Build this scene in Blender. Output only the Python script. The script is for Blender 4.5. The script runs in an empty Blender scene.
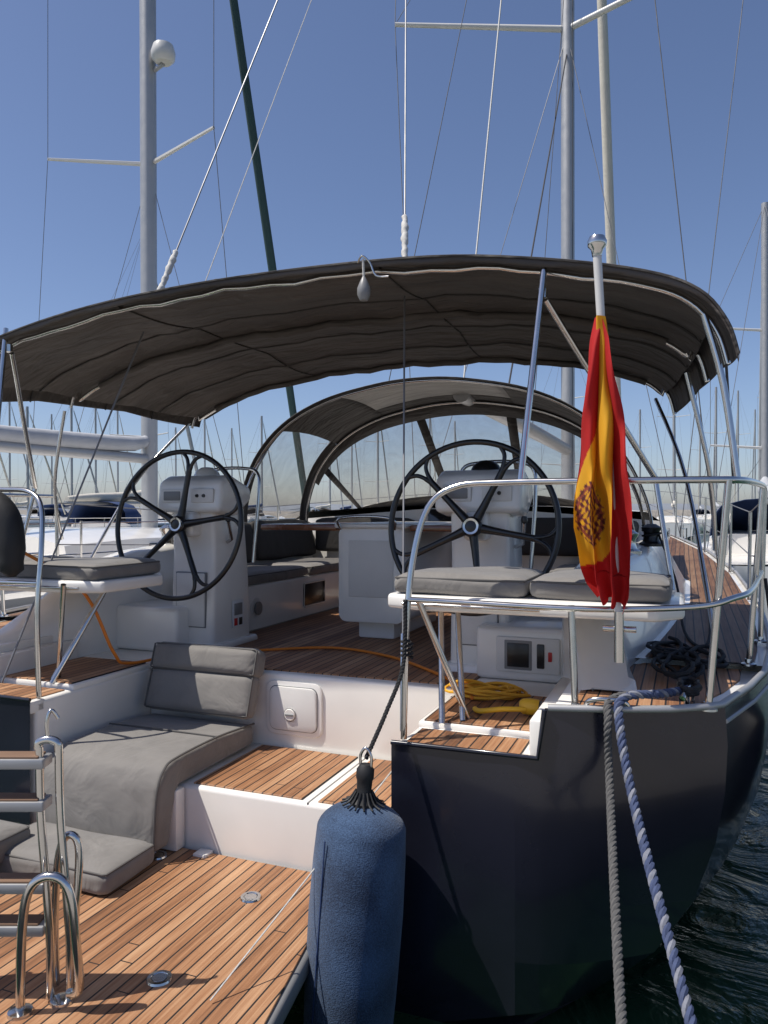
import bpy, bmesh, math, random
from mathutils import Vector, Matrix
random.seed(7)
H = 2.0
TH = math.radians(21.3)
BM = Matrix.Translation((-.42, 4.55, H)) @ Matrix.Rotation(-TH, 4, 'Z')
WM = Matrix.Translation((0, 0, H))
scene = bpy.context.scene
ALL = []

# ------------------------------------------------------------------ materials
MATS = {}
def nodes_of(m):
    m.use_nodes = True
    nt = m.node_tree
    return nt, nt.nodes, nt.links, nt.nodes['Principled BSDF']

def mat(name, base, rough=.5, metal=0, nscale=6, namt=.12, bscale=0, bstr=.2, bdist=.002, coat=0, sheen=0, spec=.5, b2=0, b2dist=.02):
    if name in MATS: return MATS[name]
    m = bpy.data.materials.new(name)
    nt, N, L, P = nodes_of(m)
    tc = N.new('ShaderNodeTexCoord')
    no = N.new('ShaderNodeTexNoise'); no.inputs['Scale'].default_value = nscale; no.inputs['Detail'].default_value = 6
    L.new(tc.outputs['Object'], no.inputs['Vector'])
    mx = N.new('ShaderNodeMix'); mx.data_type = 'RGBA'
    d = [max(0, c*(1-namt*1.6)) for c in base]; l = [min(1, c*(1+namt)) for c in base]
    mx.inputs['A'].default_value = (*d, 1); mx.inputs['B'].default_value = (*l, 1)
    L.new(no.outputs['Fac'], mx.inputs['Factor'])
    L.new(mx.outputs['Result'], P.inputs['Base Color'])
    mr = N.new('ShaderNodeMapRange'); mr.inputs['To Min'].default_value = max(.02, rough*.7); mr.inputs['To Max'].default_value = min(1, rough*1.35)
    L.new(no.outputs['Fac'], mr.inputs['Value']); L.new(mr.outputs['Result'], P.inputs['Roughness'])
    P.inputs['Metallic'].default_value = metal
    P.inputs['Specular IOR Level'].default_value = spec
    P.inputs['Coat Weight'].default_value = coat
    P.inputs['Coat Roughness'].default_value = .06
    P.inputs['Sheen Weight'].default_value = sheen
    last = None
    if b2:
        nb = N.new('ShaderNodeTexNoise'); nb.inputs['Scale'].default_value = b2; nb.inputs['Detail'].default_value = 3; nb.inputs['Distortion'].default_value = 1.0
        L.new(tc.outputs['Object'], nb.inputs['Vector'])
        b = N.new('ShaderNodeBump'); b.inputs['Strength'].default_value = .6; b.inputs['Distance'].default_value = b2dist
        L.new(nb.outputs['Fac'], b.inputs['Height']); L.new(b.outputs['Normal'], P.inputs['Normal']); last = b
    if bscale:
        nb = N.new('ShaderNodeTexNoise'); nb.inputs['Scale'].default_value = bscale; nb.inputs['Detail'].default_value = 5
        L.new(tc.outputs['Object'], nb.inputs['Vector'])
        b = N.new('ShaderNodeBump'); b.inputs['Strength'].default_value = bstr; b.inputs['Distance'].default_value = bdist
        if last: L.new(last.outputs['Normal'], b.inputs['Normal'])
        L.new(nb.outputs['Fac'], b.inputs['Height']); L.new(b.outputs['Normal'], P.inputs['Normal'])
    MATS[name] = m
    return m

gel = mat('white_gelcoat', (.84, .81, .755), .22, nscale=4, namt=.06, bscale=60, bstr=.05, coat=.4)
gel2 = mat('white_nonskid', (.74, .72, .68), .5, nscale=4, namt=.1, bscale=300, bstr=.4)
navy = mat('navy_topsides', (.015, .016, .027), .2, nscale=2.2, namt=.4, bscale=1.6, bstr=.12, bdist=.01, coat=.25)
steel = mat('stainless_steel', (.62, .61, .59), .16, 1, nscale=20, namt=.1)
alu = mat('mast_aluminium', (.42, .42, .42), .45, .5, nscale=8, namt=.08)
whitepaint = mat('mast_paint', (.60, .59, .57), .35, nscale=5, namt=.06)
black = mat('black_composite', (.010, .010, .011), .32, nscale=10, namt=.2, coat=.2)
blackr = mat('black_rubber', (.015, .015, .016), .6, nscale=15, namt=.3, bscale=80)
cushion_m = mat('grey_cushion_fabric', (.20, .187, .172), .85, nscale=7, namt=.2, bscale=260, bstr=.35, sheen=.2, b2=4.5, b2dist=.03)
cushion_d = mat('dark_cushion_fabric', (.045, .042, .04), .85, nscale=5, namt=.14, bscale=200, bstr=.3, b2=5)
piping = mat('cushion_piping', (.10, .095, .09), .8)
wire = mat('rigging_wire', (.20, .20, .21), .45, .3)
wire_d = mat('rigging_line_dark', (.05, .05, .055), .7)
wire_w = mat('rigging_line_white', (.62, .60, .56), .7, nscale=60, namt=.3, bscale=200, bstr=.5)
rope_g = mat('grey_rope', (.10, .098, .096), .9, nscale=60, namt=.3, bscale=400, bstr=.5)
rope_b = mat('blue_rope_strand', (.05, .07, .145), .9, nscale=60, namt=.35, bscale=400, bstr=.5)
rope_w = mat('white_rope_strand', (.20, .21, .25), .9, nscale=60, namt=.35, bscale=400, bstr=.5)
rope_k = mat('black_rope', (.018, .018, .02), .9, nscale=60, namt=.3)
orange = mat('orange_hose', (.75, .22, .02), .5)
yellow = mat('yellow_plastic', (.85, .50, .03), .4)
sailc = mat('sail_cover_grey', (.42, .43, .45), .8, nscale=4, namt=.15, bscale=14, bstr=.5, bdist=.01)
sailw = mat('furled_sail_cloth', (.62, .58, .50), .8, nscale=4, namt=.12, bscale=14, bstr=.5, bdist=.01)
sailg = mat('furled_sail_green', (.025, .06, .06), .8, nscale=4, namt=.2)
glassd = mat('dark_window', (.01, .012, .015), .06, nscale=2, namt=.1, coat=.5)
wood = mat('varnished_wood', (.22, .075, .03), .25, nscale=12, namt=.3, coat=.6)
stone = mat('breakwater_stone', (.26, .24, .21), .9, nscale=.6, namt=.3, bscale=2, bstr=.8, bdist=.2)
label = mat('white_label', (.7, .7, .7), .5)
redp = mat('red_plastic', (.5, .02, .02), .4)
hull_w = mat('white_hull_paint', (.68, .68, .67), .25, nscale=1, namt=.05, coat=.3)
hull_b = mat('blue_hull_paint', (.02, .04, .10), .25, nscale=1, namt=.1, coat=.3)
canvas_b = mat('blue_canvas', (.02, .045, .13), .85, nscale=3, namt=.2)
concrete = mat('quay_concrete', (.33, .31, .28), .9, nscale=3, namt=.2, bscale=50)
greyp = mat('grey_plastic', (.22, .22, .22), .4)

def fabric_mat(name, col, under):
    m = bpy.data.materials.new(name)
    nt, N, L, P = nodes_of(m)
    tc = N.new('ShaderNodeTexCoord')
    n1 = N.new('ShaderNodeTexNoise'); n1.inputs['Scale'].default_value = 2.5; n1.inputs['Detail'].default_value = 8
    mp = N.new('ShaderNodeMapping'); mp.inputs['Scale'].default_value = (.6, 2.2, 1)
    L.new(tc.outputs['Object'], mp.inputs['Vector']); L.new(mp.outputs['Vector'], n1.inputs['Vector'])
    cr = N.new('ShaderNodeValToRGB')
    cr.color_ramp.elements[0].position = .3; cr.color_ramp.elements[0].color = (*[c*.6 for c in col], 1)
    cr.color_ramp.elements[1].position = .72; cr.color_ramp.elements[1].color = (*[c*1.3 for c in col], 1)
    L.new(n1.outputs['Fac'], cr.inputs['Fac']); L.new(cr.outputs['Color'], P.inputs['Base Color'])
    P.inputs['Roughness'].default_value = .7
    n2 = N.new('ShaderNodeTexNoise'); n2.inputs['Scale'].default_value = 400
    L.new(tc.outputs['Object'], n2.inputs['Vector'])
    n3 = N.new('ShaderNodeTexNoise'); n3.inputs['Scale'].default_value = 5; n3.inputs['Detail'].default_value = 3; n3.inputs['Distortion'].default_value = .8
    L.new(mp.outputs['Vector'], n3.inputs['Vector'])
    b1 = N.new('ShaderNodeBump'); b1.inputs['Strength'].default_value = 1; b1.inputs['Distance'].default_value = .05
    L.new(n3.outputs['Fac'], b1.inputs['Height'])
    b2 = N.new('ShaderNodeBump'); b2.inputs['Strength'].default_value = .2; b2.inputs['Distance'].default_value = .001
    L.new(n2.outputs['Fac'], b2.inputs['Height']); L.new(b1.outputs['Normal'], b2.inputs['Normal'])
    L.new(b2.outputs['Normal'], P.inputs['Normal'])
    tr = N.new('ShaderNodeBsdfTranslucent'); tr.inputs['Color'].default_value = (*under, 1)
    ad = N.new('ShaderNodeAddShader'); out = N['Material Output']
    L.new(P.outputs[0], ad.inputs[0]); L.new(tr.outputs[0], ad.inputs[1]); L.new(ad.outputs[0], out.inputs['Surface'])
    return m
canvas = fabric_mat('bimini_canvas', (.078, .066, .058), (.021, .016, .0125))
canvas2 = fabric_mat('sprayhood_canvas', (.045, .040, .037), (.008, .0065, .005))
vinyl = fabric_mat('crinkled_vinyl', (.22, .21, .20), (.16, .155, .145))

def teak_mat(name='teak_planks', pw=.052, dark=1.0):
    m = bpy.data.materials.new(name)
    nt, N, L, P = nodes_of(m)
    tc = N.new('ShaderNodeTexCoord'); sp = N.new('ShaderNodeSeparateXYZ')
    L.new(tc.outputs['Object'], sp.inputs[0])
    def M(op, a, b=None, c=None):
        n = N.new('ShaderNodeMath'); n.operation = op
        for i, x in enumerate((a, b, c)):
            if x is None: continue
            if isinstance(x, (int, float)): n.inputs[i].default_value = x
            else: L.new(x, n.inputs[i])
        return n.outputs[0]
    xs = M('DIVIDE', sp.outputs[0], pw)
    fr = M('FRACT', M('ADD', xs, 200.0)); fl = M('FLOOR', M('ADD', xs, 200.0))
    caulk = M('LESS_THAN', fr, .13)
    wn = N.new('ShaderNodeTexWhiteNoise'); wn.noise_dimensions = '1D'; L.new(fl, wn.inputs['W'])
    ys = M('FRACT', M('ADD', M('DIVIDE', sp.outputs[1], 1.7), M('MULTIPLY', wn.outputs['Value'], 7.3)))
    butt = M('LESS_THAN', ys, .003)
    seam = M('MAXIMUM', caulk, butt)
    mp = N.new('ShaderNodeMapping'); mp.inputs['Scale'].default_value = (70, 2.0, 20)
    L.new(tc.outputs['Object'], mp.inputs['Vector'])
    cb = N.new('ShaderNodeVectorMath'); cb.operation = 'ADD'
    L.new(mp.outputs['Vector'], cb.inputs[0]); L.new(wn.outputs['Color'], cb.inputs[1])
    g = N.new('ShaderNodeTexNoise'); g.inputs['Scale'].default_value = 1.5; g.inputs['Detail'].default_value = 8; g.inputs['Roughness'].default_value = .65
    L.new(cb.outputs[0], g.inputs['Vector'])
    big = N.new('ShaderNodeTexNoise'); big.inputs['Scale'].default_value = 2.3; big.inputs['Detail'].default_value = 7
    L.new(tc.outputs['Object'], big.inputs['Vector'])
    f = M('ADD', M('MULTIPLY', g.outputs['Fac'], .72), M('ADD', M('MULTIPLY', wn.outputs['Value'], .30), M('MULTIPLY', big.outputs['Fac'], .30)))
    cr = N.new('ShaderNodeValToRGB')
    e = cr.color_ramp.elements
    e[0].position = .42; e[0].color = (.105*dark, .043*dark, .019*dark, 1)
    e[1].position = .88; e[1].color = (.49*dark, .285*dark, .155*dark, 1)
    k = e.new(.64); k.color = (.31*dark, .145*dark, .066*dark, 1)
    L.new(f, cr.inputs['Fac'])
    mx = N.new('ShaderNodeMix'); mx.data_type = 'RGBA'
    L.new(seam, mx.inputs['Factor']); L.new(cr.outputs['Color'], mx.inputs['A']); mx.inputs['B'].default_value = (.014, .012, .011, 1)
    L.new(mx.outputs['Result'], P.inputs['Base Color'])
    P.inputs['Roughness'].default_value = .58
    b = N.new('ShaderNodeBump'); b.inputs['Strength'].default_value = .6; b.inputs['Distance'].default_value = .002
    L.new(M('SUBTRACT', M('MULTIPLY', g.outputs['Fac'], .5), seam), b.inputs['Height']); L.new(b.outputs['Normal'], P.inputs['Normal'])
    return m
teak = teak_mat()
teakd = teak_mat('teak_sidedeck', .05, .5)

def clear_mat():
    m = bpy.data.materials.new('clear_vinyl')
    nt, N, L, P = nodes_of(m)
    P.inputs['Base Color'].default_value = (.55, .53, .50, 1); P.inputs['Roughness'].default_value = .12
    tc = N.new('ShaderNodeTexCoord'); n = N.new('ShaderNodeTexNoise'); n.inputs['Scale'].default_value = 5; n.inputs['Distortion'].default_value = 1.5
    L.new(tc.outputs['Object'], n.inputs['Vector'])
    b = N.new('ShaderNodeBump'); b.inputs['Strength'].default_value = .7; b.inputs['Distance'].default_value = .03
    L.new(n.outputs['Fac'], b.inputs['Height']); L.new(b.outputs['Normal'], P.inputs['Normal'])
    t = N.new('ShaderNodeBsdfTransparent'); t.inputs['Color'].default_value = (.90, .885, .86, 1)
    mx = N.new('ShaderNodeMixShader')
    mr = N.new('ShaderNodeMapRange'); mr.inputs['To Min'].default_value = .06; mr.inputs['To Max'].default_value = .38
    L.new(n.outputs['Fac'], mr.inputs['Value']); L.new(mr.outputs['Result'], mx.inputs['Fac'])
    L.new(t.outputs[0], mx.inputs[1]); L.new(P.outputs[0], mx.inputs[2]); L.new(mx.outputs[0], N['Material Output'].inputs['Surface'])
    return m
clear = clear_mat()

def fender_mat():
    m = bpy.data.materials.new('blue_fender_cover')
    nt, N, L, P = nodes_of(m)
    tc = N.new('ShaderNodeTexCoord')
    v = N.new('ShaderNodeTexNoise'); v.inputs['Scale'].default_value = 190; v.inputs['Detail'].default_value = 2
    n = N.new('ShaderNodeTexNoise'); n.inputs['Scale'].default_value = 6; n.inputs['Detail'].default_value = 8
    L.new(tc.outputs['Object'], v.inputs['Vector']); L.new(tc.outputs['Object'], n.inputs['Vector'])
    ad = N.new('ShaderNodeMath'); ad.operation = 'MULTIPLY_ADD'; ad.inputs[1].default_value = .5
    L.new(v.outputs['Fac'], ad.inputs[0]); 
    h = N.new('ShaderNodeMath'); h.operation = 'MULTIPLY'; h.inputs[1].default_value = .5; L.new(n.outputs['Fac'], h.inputs[0]); L.new(h.outputs[0], ad.inputs[2])
    cr = N.new('ShaderNodeValToRGB'); e = cr.color_ramp.elements
    e[0].position = .38; e[0].color = (.014, .030, .066, 1); e[1].position = .66; e[1].color = (.062, .115, .215, 1)
    L.new(ad.outputs[0], cr.inputs['Fac']); L.new(cr.outputs['Color'], P.inputs['Base Color'])
    P.inputs['Roughness'].default_value = .95; P.inputs['Sheen Weight'].default_value = .15
    b = N.new('ShaderNodeBump'); b.inputs['Strength'].default_value = .8; b.inputs['Distance'].default_value = .003
    L.new(v.outputs['Fac'], b.inputs['Height']); L.new(b.outputs['Normal'], P.inputs['Normal'])
    return m
fenderm = fender_mat()

# ------------------------------------------------------------------ mesh helpers
class G:
    def __init__(s, name, M=BM):
        s.e = bpy.data.objects.new(name, None); s.e.empty_display_size = .2
        bpy.context.collection.objects.link(s.e); s.M = M; s.ch = []; ALL.append(s)
def fin(g, name, bm, m, smooth=True, ang=35, recalc=True):
    if recalc: bmesh.ops.recalc_face_normals(bm, faces=bm.faces[:])
    if smooth:
        for f in bm.faces: f.smooth = True
        a = math.radians(ang)
        for e in bm.edges:
            if len(e.link_faces) == 2 and e.calc_face_angle(0) > a: e.smooth = False
    me = bpy.data.meshes.new(name); bm.to_mesh(me); bm.free()
    o = bpy.data.objects.new(name, me); bpy.context.collection.objects.link(o)
    me.materials.append(m); o.parent = g.e; g.ch.append(o)
    return o
def mesh(g, name, vs, fs, m, smooth=True, ang=35):
    bm = bmesh.new(); V = [bm.verts.new(v) for v in vs]
    for f in fs:
        try: bm.faces.new([V[i] for i in f])
        except Exception: pass
    bmesh.ops.remove_doubles(bm, verts=bm.verts[:], dist=1e-5)
    return fin(g, name, bm, m, smooth, ang)
def box(g, name, u0, u1, v0, v1, w0, w1, m, bev=.008, seg=2, rot=None):
    bm = bmesh.new(); bmesh.ops.create_cube(bm, size=1)
    S = Vector((abs(u1-u0), abs(v1-v0), abs(w1-w0))); C = Vector(((u0+u1)/2, (v0+v1)/2, (w0+w1)/2))
    for v in bm.verts: v.co = Vector((v.co.x*S.x, v.co.y*S.y, v.co.z*S.z))
    b = min(bev, min(S)*.45)
    if b > 0: bmesh.ops.bevel(bm, geom=bm.edges[:], offset=b, segments=seg, affect='EDGES', profile=.5)
    if rot is not None:
        for v in bm.verts: v.co = rot @ v.co
    for v in bm.verts: v.co += C
    return fin(g, name, bm, m)
def prism(g, name, poly, axis, a0, a1, m, bev=.01, seg=2):
    def P(p, a):
        if axis == 0: return (a, p[0], p[1])
        if axis == 1: return (p[0], a, p[1])
        return (p[0], p[1], a)
    bm = bmesh.new()
    A = [bm.verts.new(P(p, a0)) for p in poly]; B = [bm.verts.new(P(p, a1)) for p in poly]
    n = len(poly); bm.faces.new(A); bm.faces.new(B[::-1])
    for i in range(n): bm.faces.new((A[i], A[(i+1) % n], B[(i+1) % n], B[i]))
    bmesh.ops.recalc_face_normals(bm, faces=bm.faces[:])
    if bev > 0: bmesh.ops.bevel(bm, geom=bm.edges[:], offset=bev, segments=seg, affect='EDGES', profile=.5, clamp_overlap=True)
    return fin(g, name, bm, m)
def cat(pts, n=6, closed=False):
    P = [Vector(p) for p in pts]; out = []
    N = len(P); rng = N if closed else N-1
    for i in range(rng):
        if closed: a, b, c, d = P[(i-1) % N], P[i], P[(i+1) % N], P[(i+2) % N]
        else: a, b, c, d = P[max(i-1, 0)], P[i], P[i+1], P[min(i+2, N-1)]
        for k in range(n):
            t = k/n
            out.append(.5*((2*b)+(c-a)*t+(2*a-5*b+4*c-d)*t*t+(-a+3*b-3*c+d)*t**3))
    if not closed: out.append(P[-1])
    return out
def tubedata(pts, r, seg=8, closed=False):
    P = [Vector(p) for p in pts]; n = len(P); vs = []; fs = []
    R = r if isinstance(r, (list, tuple)) else [r]*n
    T = []
    for i in range(n):
        if closed: t = P[(i+1) % n]-P[(i-1) % n]
        else: t = P[min(i+1, n-1)]-P[max(i-1, 0)]
        T.append(t.normalized() if t.length > 1e-9 else Vector((0, 0, 1)))
    up = Vector((0, 0, 1)) if abs(T[0].z) < .9 else Vector((1, 0, 0))
    N = (up-T[0]*up.dot(T[0])).normalized()
    for i in range(n):
        N = (N-T[i]*N.dot(T[i]))
        N = N.normalized() if N.length > 1e-6 else T[i].orthogonal().normalized()
        B = T[i].cross(N)
        for k in range(seg):
            a = 2*math.pi*k/seg; vs.append(P[i]+(N*math.cos(a)+B*math.sin(a))*R[i])
    for i in range(n if closed else n-1):
        j = (i+1) % n
        for k in range(seg):
            l = (k+1) % seg; fs.append((i*seg+k, i*seg+l, j*seg+l, j*seg+k))
    if not closed:
        fs.append(tuple(range(seg))[::-1]); fs.append(tuple((n-1)*seg+k for k in range(seg)))
    return vs, fs
def tube(g, name, pts, r, m, seg=8, closed=False, sm=0):
    if sm:
        pts = cat(pts, sm, closed)
    vs, fs = tubedata(pts, r, seg, closed)
    bm = bmesh.new(); V = [bm.verts.new(v) for v in vs]
    for f in fs: bm.faces.new([V[i] for i in f])
    return fin(g, name, bm, m, True, 50)
def tubes(g, name, lst, m, seg=6):
    VS = []; FS = []
    for pts, r in lst:
        vs, fs = tubedata(pts, r, seg); o = len(VS); VS += vs; FS += [tuple(i+o for i in f) for f in fs]
    bm = bmesh.new(); V = [bm.verts.new(v) for v in VS]
    for f in FS: bm.faces.new([V[i] for i in f])
    return fin(g, name, bm, m, True, 50)
def lathe(g, name, prof, c, m, ax='z', seg=24, R=None):
    vs = []; fs = []; n = len(prof)
    for (r, z) in prof:
        for k in range(seg):
            a = 2*math.pi*k/seg; p = Vector((r*math.cos(a), r*math.sin(a), z))
            if ax == 'y': p = Vector((p.x, p.z, p.y))
            if ax == 'x': p = Vector((p.z, p.x, p.y))
            if R is not None: p = R @ p
            vs.append(p+Vector(c))
    for i in range(n-1):
        for k in range(seg):
            l = (k+1) % seg; fs.append((i*seg+k, i*seg+l, (i+1)*seg+l, (i+1)*seg+k))
    fs.append(tuple(range(seg))); fs.append(tuple((n-1)*seg+k for k in range(seg))[::-1])
    return mesh(g, name, vs, fs, m, True, 40)
def grid(g, name, rows, m, thick=0, smooth=True, ang=40, closed=False):
    vs = []; fs = []; nr = len(rows); nc = len(rows[0])
    for r in rows: vs += [Vector(p) for p in r]
    for i in range(nr-1):
        for j in range(nc-1): fs.append((i*nc+j, i*nc+j+1, (i+1)*nc+j+1, (i+1)*nc+j))
    o = mesh(g, name, vs, fs, m, smooth, ang)
    if thick:
        s = o.modifiers.new('thick', 'SOLIDIFY'); s.thickness = thick; s.offset = 0
    return o
def cushion(g, name, c, s, m=None, rot=None, puff=.018, r=.035, seam=True):
    m = m or cushion_m
    bm = bmesh.new(); n = 14
    c = Vector(c); hx, hy, hz = s[0]/2, s[1]/2, s[2]/2
    bmesh.ops.create_cube(bm, size=2)
    bmesh.ops.subdivide_edges(bm, edges=bm.edges[:], cuts=n, use_grid_fill=True)
    r = min(r, hz*.95)
    for v in bm.verts:
        p = v.co.copy()
        pf = puff*(1-p.x**4)*(1-p.y**4)*(1 if p.z > .9 else 0)
        q = Vector((p.x*hx, p.y*hy, p.z*hz))
        k = Vector((max(-hx+r, min(hx-r, q.x)), max(-hy+r, min(hy-r, q.y)), max(-hz+r, min(hz-r, q.z))))
        d = q-k
        if d.length > 1e-6: q = k+d.normalized()*min(r, d.length)
        q.z += pf + .006*math.sin(11*q.x+3*c.x)*math.sin(9*q.y+5*c.y)
        v.co = (rot @ q if rot is not None else q)+c
    o = fin(g, name, bm, m, True, 60)
    if seam:
        a = hx-r*.3; b = hy-r*.3; z = hz-r*.3
        pts = [(-a, -b, z), (a, -b, z), (a, b, z), (-a, b, z)]
        pts = [((rot @ Vector(p)) if rot is not None else Vector(p))+c for p in pts]
        L = []
        for i in range(4):
            L += [pts[i].lerp(pts[(i+1) % 4], t) for t in (.02, .5, .98)]
        tube(g, name+'_piping', L, .005, piping, 6, True)
    return o
def rope(g, name, pts, r, m, pitch=.07, sm=10, strands=3):
    P = cat(pts, sm); 
    L = [0]
    for i in range(1, len(P)): L.append(L[-1]+(P[i]-P[i-1]).length)
    tot = L[-1]; n = max(8, int(tot/pitch*8)); Q = []; j = 0
    for i in range(n+1):
        d = tot*i/n
        while j < len(L)-2 and L[j+1] < d: j += 1
        t = (d-L[j])/max(1e-9, L[j+1]-L[j]); Q.append(P[j].lerp(P[j+1], t))
    mm = m if isinstance(m, list) else [m]*strands
    for s in range(strands):
        out = []
        for i, q in enumerate(Q):
            t = (Q[min(i+1, n)]-Q[max(i-1, 0)]).normalized()
            ref = Vector((1, 0, 0)) if abs(t.x) < .8 else Vector((0, 1, 0))
            N = (ref-t*ref.dot(t)).normalized(); B = t.cross(N)
            a = 2*math.pi*(tot*i/n/pitch+s/strands)
            out.append(q+(N*math.cos(a)+B*math.sin(a))*r*.52)
        tubes(g, name, [(out, r*.55)], mm[s], 6)
def Rx(a): return Matrix.Rotation(math.radians(a), 3, 'X')
def Ry(a): return Matrix.Rotation(math.radians(a), 3, 'Y')
def Rz(a): return Matrix.Rotation(math.radians(a), 3, 'Z')
def interp(tab, x):
    if x <= tab[0][0]: return tab[0][1]
    for i in range(len(tab)-1):
        if x <= tab[i+1][0]:
            a, b = tab[i], tab[i+1]; t = (x-a[0])/(b[0]-a[0])
            return a[1]+(b[1]-a[1])*t
    return tab[-1][1]

# ================================================================== YACHT
Y = G('sailing_yacht')
BEAM = [(-.94, 2.19), (-.6, 2.31), (-.3, 2.39), (.2, 2.46), (.8, 2.51), (2, 2.56), (4, 2.52), (6, 2.32), (8, 1.92), (10, 1.35), (12, .7), (13.2, .05)]
SHEER = [(-1.2, -.745), (-.94, -.735), (.6, -.70), (2, -.66), (4, -.58), (6, -.47), (8, -.35), (10, -.22), (13.2, -.0)]
SEC = [(1.0, 0), (1.004, .1), (1.0, .22), (.985, .36), (.95, .52), (.885, .68), (.78, .82), (.62, .92), (.4, .985), (0, 1.0)]
def bo(v): return interp(BEAM, v)
def sh(v): return interp(SHEER, v)
st = [-.94, -.8, -.6, -.45, -.3, -.05, .2, .5, .8, 1.4, 2, 3, 4, 5, 6, 7, 8, 9, 10, 11, 12, 12.6, 13.2]
for s in (1, -1):
    rows = []
    for v in st:
        b = bo(v); t = sh(v); bot = -2.16
        rows.append([(s*b*a, v, t+(bot-t)*k) for a, k in SEC])
    grid(Y, 'hull_side', rows, navy, ang=60)
    rows = []
    for a, k in SEC[:-2]:
        w = -.735+(-2.16+.735)*k; uo = 2.19*a
        row = []
        us = [.95, 1.2, 1.45, 1.535, 1.56] + [1.56+(uo-1.56)*q/8 for q in range(1, 9)] if uo > 1.62 else [.95+(uo-.95)*q/12 for q in range(13)]
        for u in us:
            v = -1.2 if u <= 1.45 else -1.2+.26*((u-1.45)/max(.05, uo-1.45))**1.5
            ww = w
            if k < .3: 
                top = -.925 if u < 1.55 else -.735
                ww = top + (w+.735)*(((-1.0485)-top)/((-1.0485)+.735))
            row.append((s*u, v, ww))
        rows.append(row)
    o = grid(Y, 'transom_panel', rows, navy, ang=7)
    tr = [(s*1.57, -1.175, -.735), (s*1.8, -1.14, -.728), (s*2.0, -1.07, -.725), (s*2.12, -1.0, -.722)]+[(s*(bo(v)-.012), v, sh(v)+.012) for v in st]
    tube(Y, 'toe_rail', tr, .014, alu, 8)
    rr = [(s*(bo(v)+.004), v, sh(v)-.05) for v in st]
    tube(Y, 'rub_rail', rr, .008, alu, 6)
    tube(Y, 'transom_edge_trim', [(s*.95, -1.2, -.925), (s*1.25, -1.203, -.922), (s*1.535, -1.2, -.922), (s*1.56, -1.195, -.74)], .010, navy, 8)
    # quarter mouldings
    box(Y, 'quarter_moulding', s*.955, s*1.49, -1.16, -.262, -1.62, -.94, gel, .02, 3)
    box(Y, 'quarter_top', s*.955, s*1.49, -1.195, -1.10, -1.0, -.938, gel, .01, 2)
    box(Y, 'quarter_inner_wall', s*1.49, s*1.585, -1.13, -.3, -1.1, -.80, gel, .01, 2)
    pl = [(1.57, -1.16), (1.75, -1.12), (1.93, -1.045), (2.06, -.975), (2.14, -.90), (2.27, -.6), (2.35, -.3), (2.38, -.05), (1.57, -.05)]
    prism(Y, 'quarter_deck', [(s*a, b) for a, b in pl], 2, -.82, -.757, gel, .008)
    pl2 = [(1.64, -1.10), (1.78, -1.07), (1.91, -1.0), (2.03, -.93), (2.09, -.86), (2.20, -.58), (2.28, -.3), (2.30, -.06), (1.86, -.06), (1.64, -.45)]
    prism(Y, 'quarter_deck_teak', [(s*a, b) for a, b in pl2], 2, -.775, -.750, teak, .002, 1)
    prism(Y, 'quarter_teak_aft', [(s*.99, -1.165), (s*1.46, -1.165), (s*1.46, -.93), (s*.99, -.93)], 2, -.95, -.934, teak, .002, 1)
    box(Y, 'quarter_step', s*.96, s*1.485, -.90, -.263, -.95, -.915, gel, .012)
    prism(Y, 'quarter_teak', [(s*.985, -.885), (s*1.47, -.885), (s*1.47, -.28), (s*.985, -.28)], 2, -.93, -.908, teak, .002, 1)
    rows = []
    for v, top, iu in [(-.78, -.74, 1.62), (-.6, -.70, 1.60), (-.42, -.60, 1.57), (-.25, -.45, 1.5), (-.05, -.33, 1.46), (.3, -.27, 1.48), (.8, -.25, 1.56), (2, -.23, 1.6), (3.3, -.2, 1.62)]:
        oc = interp([(-.8, 1.68), (-.3, 1.78), (.5, 1.9), (2, 2.05), (3.3, 2.06)], v); d = sh(v)-.02
        rows.append([(s*iu, v, -.92), (s*iu, v, top-.04), (s*(iu+.03), v, top-.008), (s*(iu+.07), v, top), (s*(iu+.17), v, top), (s*(iu+.22), v, top-.015), (s*(iu+.25), v, top-.05 if top > -.6 else min(top, d+.02)), (s*oc, v, d+.015), (s*(oc+.01), v, d-.01)])
    grid(Y, 'coaming', rows, gel, ang=50)
    vs_ = [-.06, .3, .8, 1.4, 2, 2.7, 3.3, 4, 5, 6, 7, 8, 9, 10, 11, 12, 13]
    inn = lambda v: interp([(-.1, 1.6), (2, 1.95), (3.3, 1.95), (5, 1.3), (13, 0)], v)
    grid(Y, 'side_deck', [[(s*max(.0, inn(v)-.1), v, sh(v)-.012), (s*(bo(v)-.01), v, sh(v)-.012)] for v in vs_], gel, 0)
    inn2 = lambda v: interp([(-.1, 1.86), (.5, 1.94), (2, 2.09), (3.3, 2.10), (5, 1.8), (8, 1.3), (12, .1)], v)
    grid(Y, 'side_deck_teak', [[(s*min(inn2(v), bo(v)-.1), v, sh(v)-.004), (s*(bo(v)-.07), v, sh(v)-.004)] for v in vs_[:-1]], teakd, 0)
    box(Y, 'bench_base', s*1.02, s*1.62, .80, 3.3, -.91, -.56, gel, .02, 3)
    box(Y, 'helm_locker', s*.98, s*1.5, .02, .8, -.91, -.62, gel, .03, 3)
box(Y, 'tread_block', -.952, .952, -.98, -.262, -2.0, -1.318, gel, .02, 3)
box(Y, 'cockpit_block', -1.62, 1.62, -.26, 3.3, -1.35, -.912, gel, .02, 3)
prism(Y, 'cockpit_sole_teak', [(-.9, -.20), (.93, -.20), (1.0, -.2), (1.0, 3.2), (-1.0, 3.2), (-1.0, -.2)], 2, -.93, -.904, teak, .002, 1)
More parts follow.
